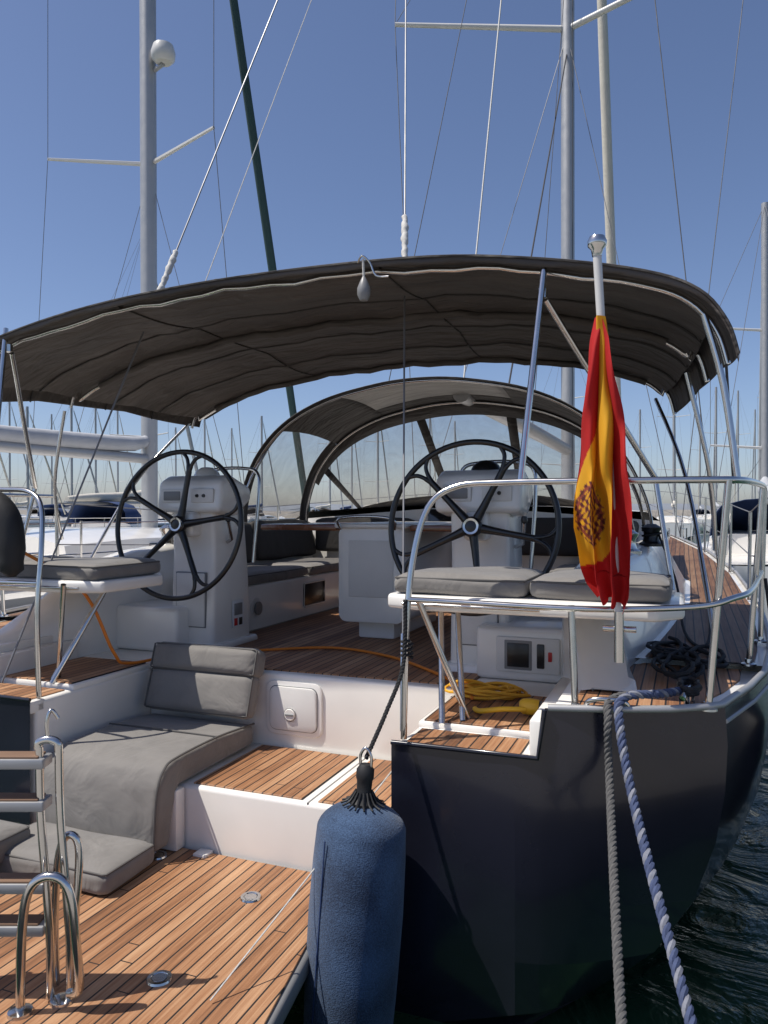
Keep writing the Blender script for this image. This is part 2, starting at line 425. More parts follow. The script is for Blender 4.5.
prism(Y, 'tread_teak', [(-.17, -.95), (.42, -.95), (.42, -.30), (-.17, -.30)], 2, -1.33, -1.311, teak, .002, 1)
prism(Y, 'tread_teak', [(.50, -.95), (.91, -.95), (.91, -.30), (.50, -.30)], 2, -1.33, -1.311, teak, .002, 1)
box(Y, 'tread_gap', .455, .463, -.975, -.265, -1.33, -1.3165, greyp, .0)
box(Y, 'transom_lower_wall', -.96, .96, -1.12, -.985, -2.2, -1.70, navy, .01)
prism(Y, 'swim_platform', [(-1.0, -.985), (.67, -.985), (.90, -2.35), (-1.05, -2.35)], 2, -1.70, -1.622, greyp, .02, 3)
prism(Y, 'swim_platform_teak', [(-.97, -1.0), (.645, -1.0), (.875, -2.32), (-1.02, -2.32)], 2, -1.64, -1.612, teak, .002, 1)
for (a, b) in [(.36, -1.30), (.36, -1.90), (-.25, -1.12)]:
    lathe(Y, 'platform_deck_fitting', [(.0, .006), (.025, .006), (.027, .003), (.030, .008), (.042, .007), (.045, .0)], (a, b, -1.611), steel, seg=20)
tube(Y, 'platform_lift_wire', [(.60, -1.95, -1.60), (.94, -1.15, -1.05)], .003, wire_w, 5)
box(Y, 'platform_hinge', -.1, -.03, -1.06, -.99, -1.62, -1.6, gel, .006)
def rr2(cx, cy, hx, hy, r, n=5):
    out = []
    for a0, sx, sy in ((0, 1, 1), (90, -1, 1), (180, -1, -1), (270, 1, -1)):
        for k in range(n+1):
            a = math.radians(a0+90*k/n); out.append((cx+sx*(hx-r)+r*math.cos(a), cy+sy*(hy-r)+r*math.sin(a)))
    return out
prism(Y, 'riser_hatch_frame', rr2(.015, -1.10, .175, .150, .05), 1, -.274, -.25, gel, .006)
prism(Y, 'riser_hatch_gap_shade', rr2(.015, -1.10, .150, .125, .04), 1, -.277, -.25, greyp, .001)  # grey plate paints in the dark gap around the door, no real seal
prism(Y, 'riser_hatch_door', rr2(.015, -1.10, .146, .121, .038), 1, -.286, -.25, gel2, .006)
lathe(Y, 'hatch_latch', [(.0, -.012), (.03, -.012), (.036, -.005), (.038, 0)], (-.0, -.285, -1.13), gel, 'y', 20)
tube(Y, 'hatch_finger_ring', [(-.0+.036*math.cos(a), -.290, -1.13+.036*math.sin(a)) for a in [i*.524 for i in range(12)]], .003, greyp, 6, True)
box(Y, 'hatch_lever', -.026, .026, -.303, -.29, -1.135, -1.125, greyp, .003)
box(Y, 'control_panel', 1.10, 1.44, .0, .03, -.86, -.67, gel2, .01)
box(Y, 'control_screen', 1.16, 1.28, -.006, .02, -.83, -.70, black, .006)
box(Y, 'control_screen_bezel', 1.145, 1.295, -.003, .02, -.845, -.685, greyp, .006)
box(Y, 'control_switches', 1.32, 1.36, -.008, .02, -.83, -.70, black, .006)
box(Y, 'control_switches', 1.38, 1.40, -.008, .02, -.79, -.74, redp, .003)
lathe(Y, 'bench_speaker', [(.0, -.005), (.055, -.006), (.062, -.012), (.078, -.012), (.082, 0)], (-1.016, 1.06, -.74), gel2, 'x', 24)
lathe(Y, 'bench_speaker_cone', [(.0, -.0), (.05, -.0), (.052, .012)], (-1.004, 1.06, -.74), greyp, 'x', 24)
box(Y, 'bench_locker_opening', -1.03, -1.012, 1.85, 2.25, -.82, -.62, black, .01)
tube(Y, 'bench_locker_trim', [(-1.01, 1.85, -.82), (-1.01, 2.25, -.82), (-1.01, 2.25, -.62), (-1.01, 1.85, -.62)], .008, gel, 6, True)
box(Y, 'safety_label', -.787, -.783, .36, .50, -.78, -.60, label, .001)
box(Y, 'safety_label_print', -.7835, -.781, .38, .48, -.70, -.62, greyp, .001)
box(Y, 'safety_label_print', -.7835, -.781, .38, .42, -.77, -.72, redp, .001)
box(Y, 'safety_label_print', -.7835, -.781, .44, .48, -.77, -.72, black, .001)
box(Y, 'socket_cover', -1.03, -1.012, .86, .93, -.70, -.63, black, .005)
rows = []
for v, hw, top in [(3.25, 1.85, .02), (4.0, 1.8, .03), (5.0, 1.7, .02), (6.2, 1.5, -.02), (7.6, 1.2, -.08), (9, .9, -.16), (9.8, .7, -.25)]:
    d = sh(v)-.02
    rows.append([(-hw-.12, v, d), (-hw, v, top-.1), (-hw+.12, v, top-.02), (-hw*.5, v, top+.03), (0, v, top+.05), (hw*.5, v, top+.03), (hw-.12, v, top-.02), (hw, v, top-.1), (hw+.12, v, d)])
rows.append([(p[0], 9.82, sh(9.8)-.02) for p in rows[-1]])
grid(Y, 'cabin_trunk', rows, gel, ang=30)
mesh(Y, 'cabin_bulkhead', [(-1.95, 3.25, -.92), (1.95, 3.25, -.92), (1.85, 3.25, -.08), (0, 3.25, .06), (-1.85, 3.25, -.08)], [(0, 1, 2, 3, 4)], gel)
box(Y, 'companionway_door', -.33, .33, 3.2, 3.24, -.85, .03, glassd, .01)
for s in (1, -1):
    box(Y, 'cabin_window', s*1.86, s*1.9, 3.6, 5.4, -.38, -.18, glassd, .03, 3, rot=Rz(0))
grid(Y, 'foredeck', [[(-bo(v)+.02, v, sh(v)-.02), (0, v, sh(v)+.02), (bo(v)-.02, v, sh(v)-.02)] for v in (8, 9, 10, 11, 12, 13)], gel)

MB = Vector((.3, 8.6, -.1)); MT = Vector((.3, 8.5, 19))
o = tube(Y, 'mast', [MB, MB.lerp(MT, .5), MT], .108, alu, 16)
for s in (1, -1):
    for w in (2.9, 7.8, 12.5):
        root = Vector((.3, 8.55, w)); tip = Vector((.3+s*2.6, 7.55, w+.08))
        if w < 3: tip = Vector((.3+s*1.2, 8.0, w+.04))
        tube(Y, 'spreader', [root, tip], [.055, .035], whitepaint, 8)
shr = []
for s in (1, -1):
    t2 = Vector((.3+s*2.6, 7.55, 7.88)); t3 = Vector((.3+s*2.5, 7.6, 12.58)); cp = Vector((s*2.0, 7.75, -.35))
    shr += [([cp, t2], .007), ([t2, t3], .007), ([t3, MT], .007), ([cp, (.3, 8.5, 7.7)], .006), ([t2, (.3, 8.5, 12.4)], .006)]
tubes(Y, 'shrouds', shr, wire, 5)
J = Vector((-.12, 2.0, 7.0))
SB = Vector((.955, -1.08, -.93)); PB = Vector((-1.3, -1.05, -.9))
tubes(Y, 'backstay', [([J, MT], .008), ([J, SB], .0050), ([J, PB], .0055)], wire, 6)
tube(Y, 'backstay_tensioner', [SB.lerp(J, .002), SB.lerp(J, .05)], .012, steel, 8)
def wrap(A, f0, f1, rr):
    n = 30
    tube(Y, 'backstay_wrap', [A.lerp(J, f0+(f1-f0)*i/n)+Vector((.003*math.sin(i*1.9), 0, 0)) for i in range(n+1)], [rr*(.3 if i in (0, n) else .82+.10*math.sin(i*1.1)+.08*math.sin(i*.37)) for i in range(n+1)], wire_w, 10)
wrap(SB, .272, .325, .022); wrap(PB, .278, .322, .023)
tube(Y, 'boom', [(.3, 8.4, 1.0), (.1, 2.9, 1.12)], .09, alu, 12)
BE = Vector((.1, 2.95, 1.15))
tubes(Y, 'running_rigging_white', [([BE, MT], .009), ([(-.35, -.6, 1.22), (-.2, 2.4, 7.0), (.2, 8.3, 18)], .003)], wire_w, 5)
tubes(Y, 'running_rigging', [([(.15, 4.5, 1.1), (.3, 8.5, 7.4)], .012), ([(.2, 6.0, 1.1), (.3, 8.5, 9)], .005), ([(.4, 8.35, .2), (.42, 8.3, 18)], .006), ([(-.9, 3.4, 1.0), (-.1, 8.3, 14)], .005), ([(2.35, 4.0, -.5), (.8, 8.2, 16)], .006)], wire_d, 5)
tube(Y, 'furled_genoa', cat([(.85, 12.3, .3), (.75, 11.2, 5), (.6, 9.8, 12), (.4, 8.8, 17.5)], 4), [.06, .08, .085, .09, .09, .09, .09, .08, .08, .07, .06, .05, .03], sailw, 10)

for s in (1, -1):
    W = .12
    top = cat([(s*.975, -1.12, -.93), (s*.985, -1.12, -.5), (s*1.0, -1.08, -.2), (s*1.05, -1.03, .02), (s*1.16, -1.0, .105), (s*1.35, -1.0, W), (s*1.8, -1.02, W), (s*2.1, -1.0, W), (s*2.23, -.93, W), (s*2.30, -.7, W), (s*2.38, -.2, W), (s*2.45, .5, W)], 6)
    tube(Y, 'pushpit_top_rail', top, .0135, steel, 12)
    mid = cat([(s*.99, -1.11, -.36), (s*1.2, -1.08, -.365), (s*1.7, -1.08, -.37), (s*2.08, -1.03, -.35), (s*2.22, -.95, -.32), (s*2.30, -.7, -.31), (s*2.42, .3, -.31)], 6)
    tube(Y, 'pushpit_mid_rail', mid, .012, steel, 12)
    for p, q in [((s*1.66, -1.09, -.76), (s*1.64, -1.06, -.36)), ((s*2.13, -.97, -.74), (s*2.2, -.97, W)), ((s*2.33, -.1, -.72), (s*2.39, -.1, W)), ((s*2.43, .5, -.7), (s*2.45, .5, W))]:
        tube(Y, 'pushpit_leg', [p, q], .0135, steel, 10)
        lathe(Y, 'pushpit_foot', [(.0, .0), (.035, .0), (.034, .008), (.018, .014), (.016, .03), (0, .03)], p, steel, seg=16)
    for p, q in [((s*1.08, -.93, -.91), (s*.98, -.62, -.42)), ((s*1.15, -.85, -.91), (s*1.04, -.55, -.42)), ((s*.98, -.95, -.38), (s*1.16, -.8, -.91))]:
        tube(Y, 'seat_leg', [p, q], .014, steel, 10)
    stn = []
    for v in (2.2, 4.0, 5.8, 7.6):
        stn.append(([(s*(bo(v)-.06), v, sh(v)), (s*(bo(v)-.05), v, sh(v)+.66)], .0125))
    tubes(Y, 'stanchions', stn, steel, 8)
    ll = []
    for dz in (.65, .33):
        ps = [(s*2.45, .5, -.7+dz+.12)]+[(s*(bo(v)-.05), v, sh(v)+dz) for v in (2.2, 4.0, 5.8, 7.6)]+[(s*.6, 12.4, .5)]
        for a, b in zip(ps, ps[1:]): ll.append(([a, b], .0045))
    tubes(Y, 'lifelines', ll, wire, 6)
    tube(Y, 'mooring_cleat', cat([(s*2.04, -1.0, -.70), (s*2.05, -.95, -.69), (s*2.08, -.78, -.69), (s*2.09, -.73, -.70)], 3), .012, steel, 8)
    tube(Y, 'cleat_foot', [(s*2.055, -.92, -.75), (s*2.055, -.92, -.69)], .012, steel, 8)
    tube(Y, 'cleat_foot', [(s*2.075, -.81, -.75), (s*2.075, -.81, -.69)], .012, steel, 8)
tube(Y, 'fairlead', cat([(1.70, -1.13, -.735), (1.72, -1.15, -.70), (1.78, -1.15, -.69), (1.84, -1.13, -.70), (1.86, -1.11, -.735)], 4), .010, steel, 8)
def winch(n, c, sc=1, m=steel):
    lathe(Y, n, [(0, 0), (.085*sc, 0), (.085*sc, .02*sc), (.06*sc, .035*sc), (.05*sc, .07*sc), (.052*sc, .1*sc), (.068*sc, .12*sc), (.07*sc, .135*sc), (.045*sc, .15*sc), (.03*sc, .16*sc), (0, .16*sc)], c, m, seg=28)
winch('winch', (1.72, .95, -.262), .95); winch('winch', (1.83, 1.75, -.245), 1.0, black); winch('winch', (-1.75, .95, -.262)); winch('winch', (-1.8, 1.75, -.245), 1, black)
tube(Y, 'winch_sheet', [(1.83+.062*math.cos(a), 1.75+.062*math.sin(a), -.19+.006*a) for a in [i*.4 for i in range(40)]], .007, rope_k, 6)
tube(Y, 'genoa_sheet', cat([(1.88, 1.75, -.16), (2.0, 1.2, -.45), (2.05, .6, -.68), (2.15, .2, -.69), (2.2, 1.2, -.66), (2.2, 3.5, -.58)], 6), .008, rope_k, 6)
for k_ in range(3):
    pts = []
    for i in range(60):
        a = i*.42+k_; r = .10+.04*math.sin(i*.7+k_*2)
        pts.append(((2.02, 2.13, 1.98)[k_]+r*.8*math.cos(a), (-.30, -.05, .12)[k_]+r*1.8*math.sin(a), -.735+.035*abs(math.sin(i*.23))+i*.0004))
    tube(Y, 'coiled_deck_line', pts, .010, rope_k, 6)

for s in (1, -1):
    P = G('helm_pedestal')
    c = s*.965
    prism(P, 'column', [(.14, -.91), (.62, -.91), (.60, -.45), (.54, .02), (.47, .17), (.26, .20), (.15, .06), (.17, -.25), (.16, -.5)], 0, c-.17, c+.17, gel, .035, 4)
    prism(P, 'instrument_pod', [(.10, .00), (.32, -.03), (.50, .08), (.49, .17), (.24, .25), (.13, .2)], 0, c-.25, c+.25, gel, .035, 4)
    prism(P, 'pedestal_foot', [(.10, -.912), (.68, -.912), (.66, -.86), (.12, -.86)], 0, c-.2, c+.2, gel, .02, 3)
    box(P, 'shaft_housing', c-.07, c+.07, .06, .2, -.16, .0, gel, .03, 4)
    lathe(P, 'compass_binnacle', [(0, 0), (.095, 0), (.09, .03), (.075, .06), (.04, .085), (0, .09)], (c, .33, .215), black if s > 0 else gel, seg=28)
    box(P, 'instrument_recess', c-.2, c-.03, .100, .12, .06, .15, gel2, .006)
    box(P, 'instrument', c-.18, c-.05, .094, .115, .075, .135, greyp, .006)
    box(P, 'instrument_recess', c+.03, c+.2, .100, .12, .06, .15, gel2, .006)
    lathe(P, 'engine_button', [(0, -.01), (.010, -.01), (.012, 0), (0, 0)], (c+.08, .1, .105), black, 'y', 12)
    lathe(P, 'engine_button', [(0, -.01), (.010, -.01), (.012, 0), (0, 0)], (c+.13, .1, .105), black, 'y', 12)
    tube(P, 'grab_rail', cat([(c-.22, .56, -.35), (c-.24, .6, .1), (c-.22, .62, .27), (c-.1, .64, .31), (c+.1, .64, .31), (c+.22, .62, .27), (c+.24, .6, .1), (c+.22, .56, -.35)], 6), .0125, steel, 10)
    tube(P, 'throttle', [(c+.18, .3, -.2), (c+.23, .27, -.18), (c+.25, .2, -.06)], .012, steel, 8)
    lathe(P, 'throttle_knob', [(0, -.02), (.018, -.014), (.02, .0), (.016, .02), (0, .024)], (c+.25, .2, -.045), black, seg=14)
    box(P, 'access_panel_gap', c-.116, c+.116, .142, .17, -.756, -.394, greyp, .004)
    box(P, 'access_panel', c-.11, c+.11, .135, .16, -.75, -.4, gel2, .008)
    Wg = G('steering_wheel')
    C = Vector((c, .0, -.08)); tl = math.radians(6)
    U = Vector((1, 0, 0)); V = Vector((0, math.sin(tl), math.cos(tl))); Nn = Vector((0, math.cos(tl), -math.sin(tl)))
    R = .47
    def wp(r, a, d=0): return C+U*(r*math.cos(a))+V*(r*math.sin(a))+Nn*d
    tube(Wg, 'rim', [wp(R, 2*math.pi*i/72) for i in range(72)], .0165, black, 12, True)
    off = math.radians(80 if s < 0 else 62)
    for k in range(5):
        a = off+k*2*math.pi/5
        pts = [wp(.03, a, .02), wp(.12, a, .02), wp(.22, a, .012), wp(.35, a, .004)]
        tube(Wg, 'spoke', pts, [.028, .022, .018, .019], black, 10)
        for d in (-1, 1):
            tube(Wg, 'spoke_fork', cat([wp(.33, a, .005), wp(.39, a+d*.035, 0), wp(.435, a+d*.085, 0), wp(R-.003, a+d*.17, 0)], 4), [.014]*4+[.012]*4+[.012]*4+[.012], black, 8)
    Rm = Matrix((U, V, -Nn)).transposed()
    lathe(Wg, 'hub', [(0, -.03), (.055, -.028), (.058, .0), (.05, .012), (.03, .02), (0, .022)], C, black, seg=28, R=Rm)
    lathe(Wg, 'hub_cap', [(0, .012), (.030, .012), (.032, .024), (.044, .026), (.046, .018), (.046, .0)], C, steel, seg=28, R=Rm)
    tube(Wg, 'shaft', [C, C+Nn*.14], .022, steel, 12)

for s in (1, -1):
    S = G('helm_seat')
    pl = [(.80, -.86), (1.0, -.93), (1.95, -.93), (2.05, -.8), (2.05, -.35), (1.95, -.28), (.86, -.28), (.80, -.36)]
    prism(S, 'seat_base', [(s*a, b) for a, b in pl], 2, -.43, -.365, gel, .018, 3)
    cushion(S, 'seat_cushion', (s*1.13, -.60, -.325), (.60, .56, .085))
    cushion(S, 'seat_cushion', (s*1.72, -.60, -.325), (.56, .56, .085))
    tube(S, 'seat_hinge', [(s*.9, -.93, -.40), (s*1.5, -.95, -.40)], .008, steel, 8)

L_ = G('stern_lounge_seat')
poly = [(-.33, -1.305), (-.33, -1.19), (-.7, -1.165), (-1.04, -1.17), (-1.13, -1.195), (-1.18, -1.27), (-1.2, -1.40), (-1.21, -1.56), (-1.09, -1.57), (-1.06, -1.42), (-1.02, -1.31)]
prism(L_, 'seat_cushion', poly, 0, -.90, -.20, cushion_m, .03, 4)
tube(L_, 'seat_piping', cat([(-.205, a, b) for a, b in poly[1:8]], 4), .006, piping, 6)
tube(L_, 'seat_seam', cat([(-.205, -.70, -1.162), (-.5, -.70, -1.160), (-.895, -.70, -1.162)], 4), .005, piping, 6)
cushion(L_, 'back_cushion_lower', (-.52, -.38, -1.03), (.70, .24, .10), rot=Rx(72), seam=True)
cushion(L_, 'back_cushion_upper', (-.52, -.32, -.855), (.72, .17, .13), rot=Rx(72), r=.05)
cushion(L_, 'foot_cushion', (-.55, -1.37, -1.555), (.72, .34, .10))
cushion(L_, 'foot_cushion', (-1.0, -1.62, -1.50), (.5, .5, .12))
box(L_, 'seat_plinth', -.93, -.19, -1.06, -.99, -1.61, -1.32, gel, .01)

for s in (1, -1):
    C_ = G('cockpit_bench_cushion')
    for a, b in ((.84, 1.95), (1.97, 3.15)):
        cushion(C_, 'seat', (s*1.29, (a+b)/2, -.52), (.56, b-a, .085))
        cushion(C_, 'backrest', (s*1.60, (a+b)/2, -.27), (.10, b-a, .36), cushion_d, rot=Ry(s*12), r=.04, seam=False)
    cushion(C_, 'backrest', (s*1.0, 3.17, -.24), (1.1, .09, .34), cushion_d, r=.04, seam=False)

T = G('cockpit_table')
prism(T, 'table_body', rr2(0, -.44, .25, .34, .06), 1, .9, 2.1, gel, .02, 3)
box(T, 'table_foot', -.14, .14, 1.0, 2.0, -.905, -.74, gel, .02)
box(T, 'table_top', -.27, .27, .87, 2.13, -.115, -.08, gel, .014, 3)
box(T, 'leaf', -.90, -.28, .92, 2.08, -.135, -.09, wood, .012)
box(T, 'leaf', .28, .80, .92, 2.08, -.135, -.09, wood, .012)
tube(T, 'table_grab_rail', cat([(-.2, .84, -.12), (-.2, .80, -.05), (0, .79, -.03), (.2, .80, -.05), (.2, .84, -.12)], 5), .011, steel, 8)
box(T, 'table_locker_door', -.17, .17, .893, .91, -.6, -.2, gel2, .008)

# ================================================================== bimini
Bi = G('bimini_canopy')
AFT = [(-2.08, .66), (-2.04, .75), (-1.92, .84), (-1.57, .965), (-1.0, 1.07), (-.37, 1.125), (.3, 1.14), (1.0, 1.12), (1.5, 1.05), (1.9, .955), (2.10, .86), (2.20, .73), (2.24, .60)]
aft = cat([(a, 0, b) for a, b in AFT], 5)
rows = []
V0, V1 = -.86, 1.50
nv = 36
for i in range(nv+1):
    t = i/nv; v = V0+(V1-V0)*t
    sag = -.026*abs(math.sin(math.pi*t*3))
    crown = .05*math.sin(math.pi*t)-.005*t
    row = []
    for p in aft:
        k = 1-(abs(p.x)/2.25)**4
        z = p.z+crown*k+sag*(.4+.6*k)+(.008*math.sin(p.x*9+v*5)+.005*math.sin(p.x*23+v*3))*k
        if p.z < .8: z += .07*math.sin(math.pi*t)+.07*t
        row.append((p.x*(1-.11*t*t), v, z))
    rows.append(row)
o = grid(Bi, 'canopy_cloth', rows, canvas, .006, ang=60)
grid(Bi, 'aft_valance', [[(p.x, V0-.004+d*.1, p.z-d-.004*math.sin(p.x*14)*(d > .0)) for p in aft] for d in (-.004, .012, .026)], canvas, .006, ang=60)
tube(Bi, 'edge_binding', [(p.x, V0-.006, p.z+.004) for p in aft], .007, canvas2, 6)
tube(Bi, 'front_binding', [(q[0], q[1], q[2]) for q in rows[-1]], .012, canvas2, 6)
for v in (-.78, .18, 1.40):
    i = min(nv, int(round((v-V0)/(V1-V0)*nv)))
    tube(Bi, 'bow', [(q[0]*.985, v, q[2]-.022) for q in rows[i]], .0125, steel, 10)
    if v > 0:
        tube(Bi, 'bow_sleeve', [(q[0]*.985, v, q[2]-.020) for q in rows[i][12:-12]], .021, canvas, 10)
for v in (-.14, .54, .95):
    i = int(round((v-V0)/(V1-V0)*nv))
    tube(Bi, 'cloth_seam', [(q[0]*.995, q[1], q[2]-.006) for q in rows[i]], .006, canvas2, 6)
for uu in (-.75, .75):
    j = min(range(len(aft)), key=lambda k: abs(aft[k].x-uu))
    tube(Bi, 'cloth_seam', [(r[j][0], r[j][1], r[j][2]-.006) for r in rows], .005, canvas2, 6)
for s in (1, -1):
    tube(Bi, 'aft_leg', cat([(s*2.12, -.80, .78), (s*2.19, -.80, .5), (s*2.24, -.82, .12)], 4), .0135, steel, 10)
    tube(Bi, 'front_leg', cat([(s*1.87, 1.40, .76), (s*2.06, .9, .2), (s*2.2, .35, -.68)], 5), .0125, steel, 10)
    tube(Bi, 'mid_leg', cat([(s*2.06, .18, .72), (s*2.17, .2, .2), (s*2.2, .3, -.2)], 5), .0125, steel, 10)
    tube(Bi, 'brace', [(s*1.5, -.84, 1.03), (s*1.43, -1.0, .12)], .014, steel, 10)
    tube(Bi, 'brace', [(s*1.5, -.80, .90), (s*1.92, -.22, .16)], .014, steel, 10)
    tube(Bi, 'brace_strut', [(s*1.92, -.22, .16), (s*2.0, -.3, -.36)], .012, steel, 10)
    tube(Bi, 'strap', [(s*2.20, -.78, .60), (s*2.24, -.55, .12)], .006, wire_d, 6)
    lathe(Bi, 'brace_joint', [(0, -.025), (.022, -.02), (.022, .02), (0, .025)], (s*1.49, -.83, .92), steel, seg=14)
blk = Vector((.70, -.89, 1.10))
tube(Bi, 'hook', cat([blk+Vector((-.03, 0, .03)), blk+Vector((0, -.02, .05)), blk+Vector((.03, 0, .02)), blk+Vector((.06, 0, -.04)), blk+Vector((.12, .0, -.05))], 4), .005, steel, 8)
lathe(Bi, 'block', [(0, -.06), (.018, -.055), (.030, -.03), (.030, 0), (.018, .03), (.008, .05), (0, .06)], blk+Vector((.0, 0, -.09)), greyp, seg=18)
tube(Bi, 'block_strop', [blk+Vector((0, -.01, .04)), blk+Vector((0, 0, -.04))], .006, wire_w, 8)

# ================================================================== sprayhood
Sp = G('sprayhood')
hp = [(-1.75, -.2), (-1.72, .12), (-1.58, .48), (-1.3, .78), (-.9, .98), (-.4, 1.09), (0, 1.12), (.4, 1.09), (.9, .98), (1.3, .78), (1.6, .48), (1.78, .12), (1.84, -.2)]
hoop = cat([(a, 0, b) for a, b in hp], 5); n = len(hoop)
def hp_at(i, t):
    p = hoop[i]
    if t <= 1:
        return Vector((p.x*(1-.06*t), 2.0+1.1*t, -.2+(p.z+.2)*(1-.03*t)+.04*math.sin(math.pi*t)))
    q = hp_at(i, 1); f = t-1
    e = Vector((p.x*.80, 3.1+1.15*math.cos(p.x*.6), .06-.12*(p.x/1.8)**2 if q.z > 0 else q.z))
    return q.lerp(e, f)
def patch(name, i0, i1, t0, t1, m, th=.006, nt=6, off=0):
    rr = [[hp_at(i, t0+(t1-t0)*k/nt)+Vector((0, 0, off)) for i in range(i0, i1+1)] for k in range(nt+1)]
    grid(Sp, name, rr, m, th, ang=60)
patch('roof_canvas', 14, 21, 0, 1, canvas2)
patch('roof_canvas', 37, n-15, 0, 1, canvas2)
patch('roof_canvas', 21, 37, .82, 1, canvas2)
patch('roof_canvas', 21, 37, 0, .14, canvas2)
patch('roof_skylight', 21, 37, .14, .82, vinyl)
patch('side_window', 0, 14, .08, .92, clear, 0)
patch('side_window', n-15, n-1, .08, .92, clear, 0)
patch('hoop_band', 0, n-1, -.03, .09, canvas2, .008, 2)
patch('hoop_band', 0, 14, .9, 1.05, canvas2, .008, 2)
patch('hoop_band', n-15, n-1, .9, 1.05, canvas2, .008, 2)
patch('windscreen', 10, n-11, 1.1, 1.9, clear, 0)
patch('windscreen_header', 8, n-9, 1.0, 1.12, canvas2, .008, 2)
patch('windscreen_sill', 8, n-9, 1.86, 2.0, canvas2, .008, 2)
for i in (10, 24, n-25, n-11):
    patch('windscreen_post', i, i+1, 1.05, 1.95, canvas2, .01, 3, .004)
tube(Sp, 'hoop_tube', [hp_at(i, 0)+Vector((0, .02, -.02)) for i in range(n)], .0125, steel, 10)
tube(Sp, 'hoop_tube', [hp_at(i, 1)+Vector((0, 0, -.02)) for i in range(n)], .0125, steel, 10)
for s in (1, -1):
    tube(Sp, 'grab_handle', cat([(s*1.5, 2.05, .55), (s*1.62, 1.9, .2), (s*1.7, 1.95, -.15)], 4), .011, steel, 8)

# ================================================================== flag
F = G('ensign_flag')
fp0 = Vector((1.82, -1.10, -.42)); fp1 = Vector((1.745, -1.14, .96))
tube(F, 'flagpole', [fp0, fp1], [.013, .016], whitepaint, 14)
lathe(F, 'pole_finial', [(0, -.03), (.018, -.025), (.022, .0), (.034, .012), (.036, .03), (.028, .048), (0, .056)], fp1+Vector((0, 0, .015)), steel, seg=24)
tube(F, 'pole_socket', [fp0+Vector((0, 0, -.14)), fp0+Vector((0, 0, .05))], .018, steel, 14)
tube(F, 'pole_socket_clamp', [fp0+Vector((-.06, .03, -.02)), fp0+Vector((.06, .03, -.02))], .012, steel, 10)
fm = bpy.data.materials.new('flag_cloth')
nt, N, L, Pn = nodes_of(fm)
at = N.new('ShaderNodeAttribute'); at.attribute_name = 'flagc'
Pn.inputs['Roughness'].default_value = .8
nz = N.new('ShaderNodeTexNoise'); nz.inputs['Scale'].default_value = 500
b = N.new('ShaderNodeBump'); b.inputs['Strength'].default_value = .2; b.inputs['Distance'].default_value = .001
L.new(nz.outputs['Fac'], b.inputs['Height']); L.new(b.outputs['Normal'], Pn.inputs['Normal'])
L.new(at.outputs['Color'], Pn.inputs['Base Color'])
tl_ = N.new('ShaderNodeBsdfTranslucent'); L.new(at.outputs['Color'], tl_.inputs['Color'])
ms = N.new('ShaderNodeMixShader'); ms.inputs[0].default_value = .3
L.new(Pn.outputs[0], ms.inputs[1]); L.new(tl_.outputs[0], ms.inputs[2]); L.new(ms.outputs[0], N['Material Output'].inputs['Surface'])
bm = bmesh.new(); cl = bm.verts.layers.float_color.new('flagc')
nz_, ns_ = 190, 110; VV = []
for i in range(nz_+1):
    t = i/nz_; z = .72-1.05*t
    ctr = interp([(0, .012), (.12, .005), (.3, .002), (.55, -.015), (.75, -.022), (.9, -.02), (1, -.008)], t)
    wid = interp([(0, .02), (.08, .06), (.25, .11), (.5, .165), (.75, .19), (.88, .15), (.95, .12), (1, .07)], t)
    row = []
    for j in range(ns_+1):
        q = j/ns_
        fold = (.034+.020*math.sin(t*3))*math.sin(q*2*math.pi*2.6+.9*math.sin(t*4.5)+.6)*(1-.4*math.exp(-t*9))+.014*math.sin(q*9+t*14)+.006*math.sin(q*31+t*25)
        x = ctr+(q-.5)*wid+.014*math.sin(q*2*math.pi*2.6+2.2+t*3)+.008*math.sin(t*22)*(q-.5)
        zz = z-.05*abs(q-.45)*t*t*(1 if q > .45 else -.6)+.015*math.sin(q*17)*(t > .9)
        px = fp0.x+(fp1.x-fp0.x)*((z+.42)/1.38)
        v = bm.verts.new((px+x-.012, -1.135+fold-.02, zz))
        r_ = (.50, .012, .012); y_ = (.80, .40, .015)
        lb = interp([(0, .45), (.2, .36), (.42, .26), (.55, .08), (.65, -.1), (1, -.1)], t)
        rb_ = interp([(0, .9), (.3, .74), (.6, .66), (.8, .60), (.86, .45), (.9, -.2), (1, -.2)], t)
        c = y_ if lb < q < rb_ else r_
        dx = (q-.27)/.25; dy = (t-.70)/.12
        if c is y_ and dx*dx+dy*dy < 1:
            k = math.sin(q*70+math.sin(t*90)*1.5)*math.sin(t*150+q*20)
            ring = dx*dx+dy*dy
            if k > -.1 or .62 < ring < .8: c = (.10, .02, .02) if k > .2 else (.33, .07, .04)
        v[cl] = (*c, 1); row.append(v)
    VV.append(row)
for i in range(nz_):
    for j in range(ns_): bm.faces.new((VV[i][j], VV[i][j+1], VV[i+1][j+1], VV[i+1][j]))
fin(F, 'flag_cloth', bm, fm, True, 180)

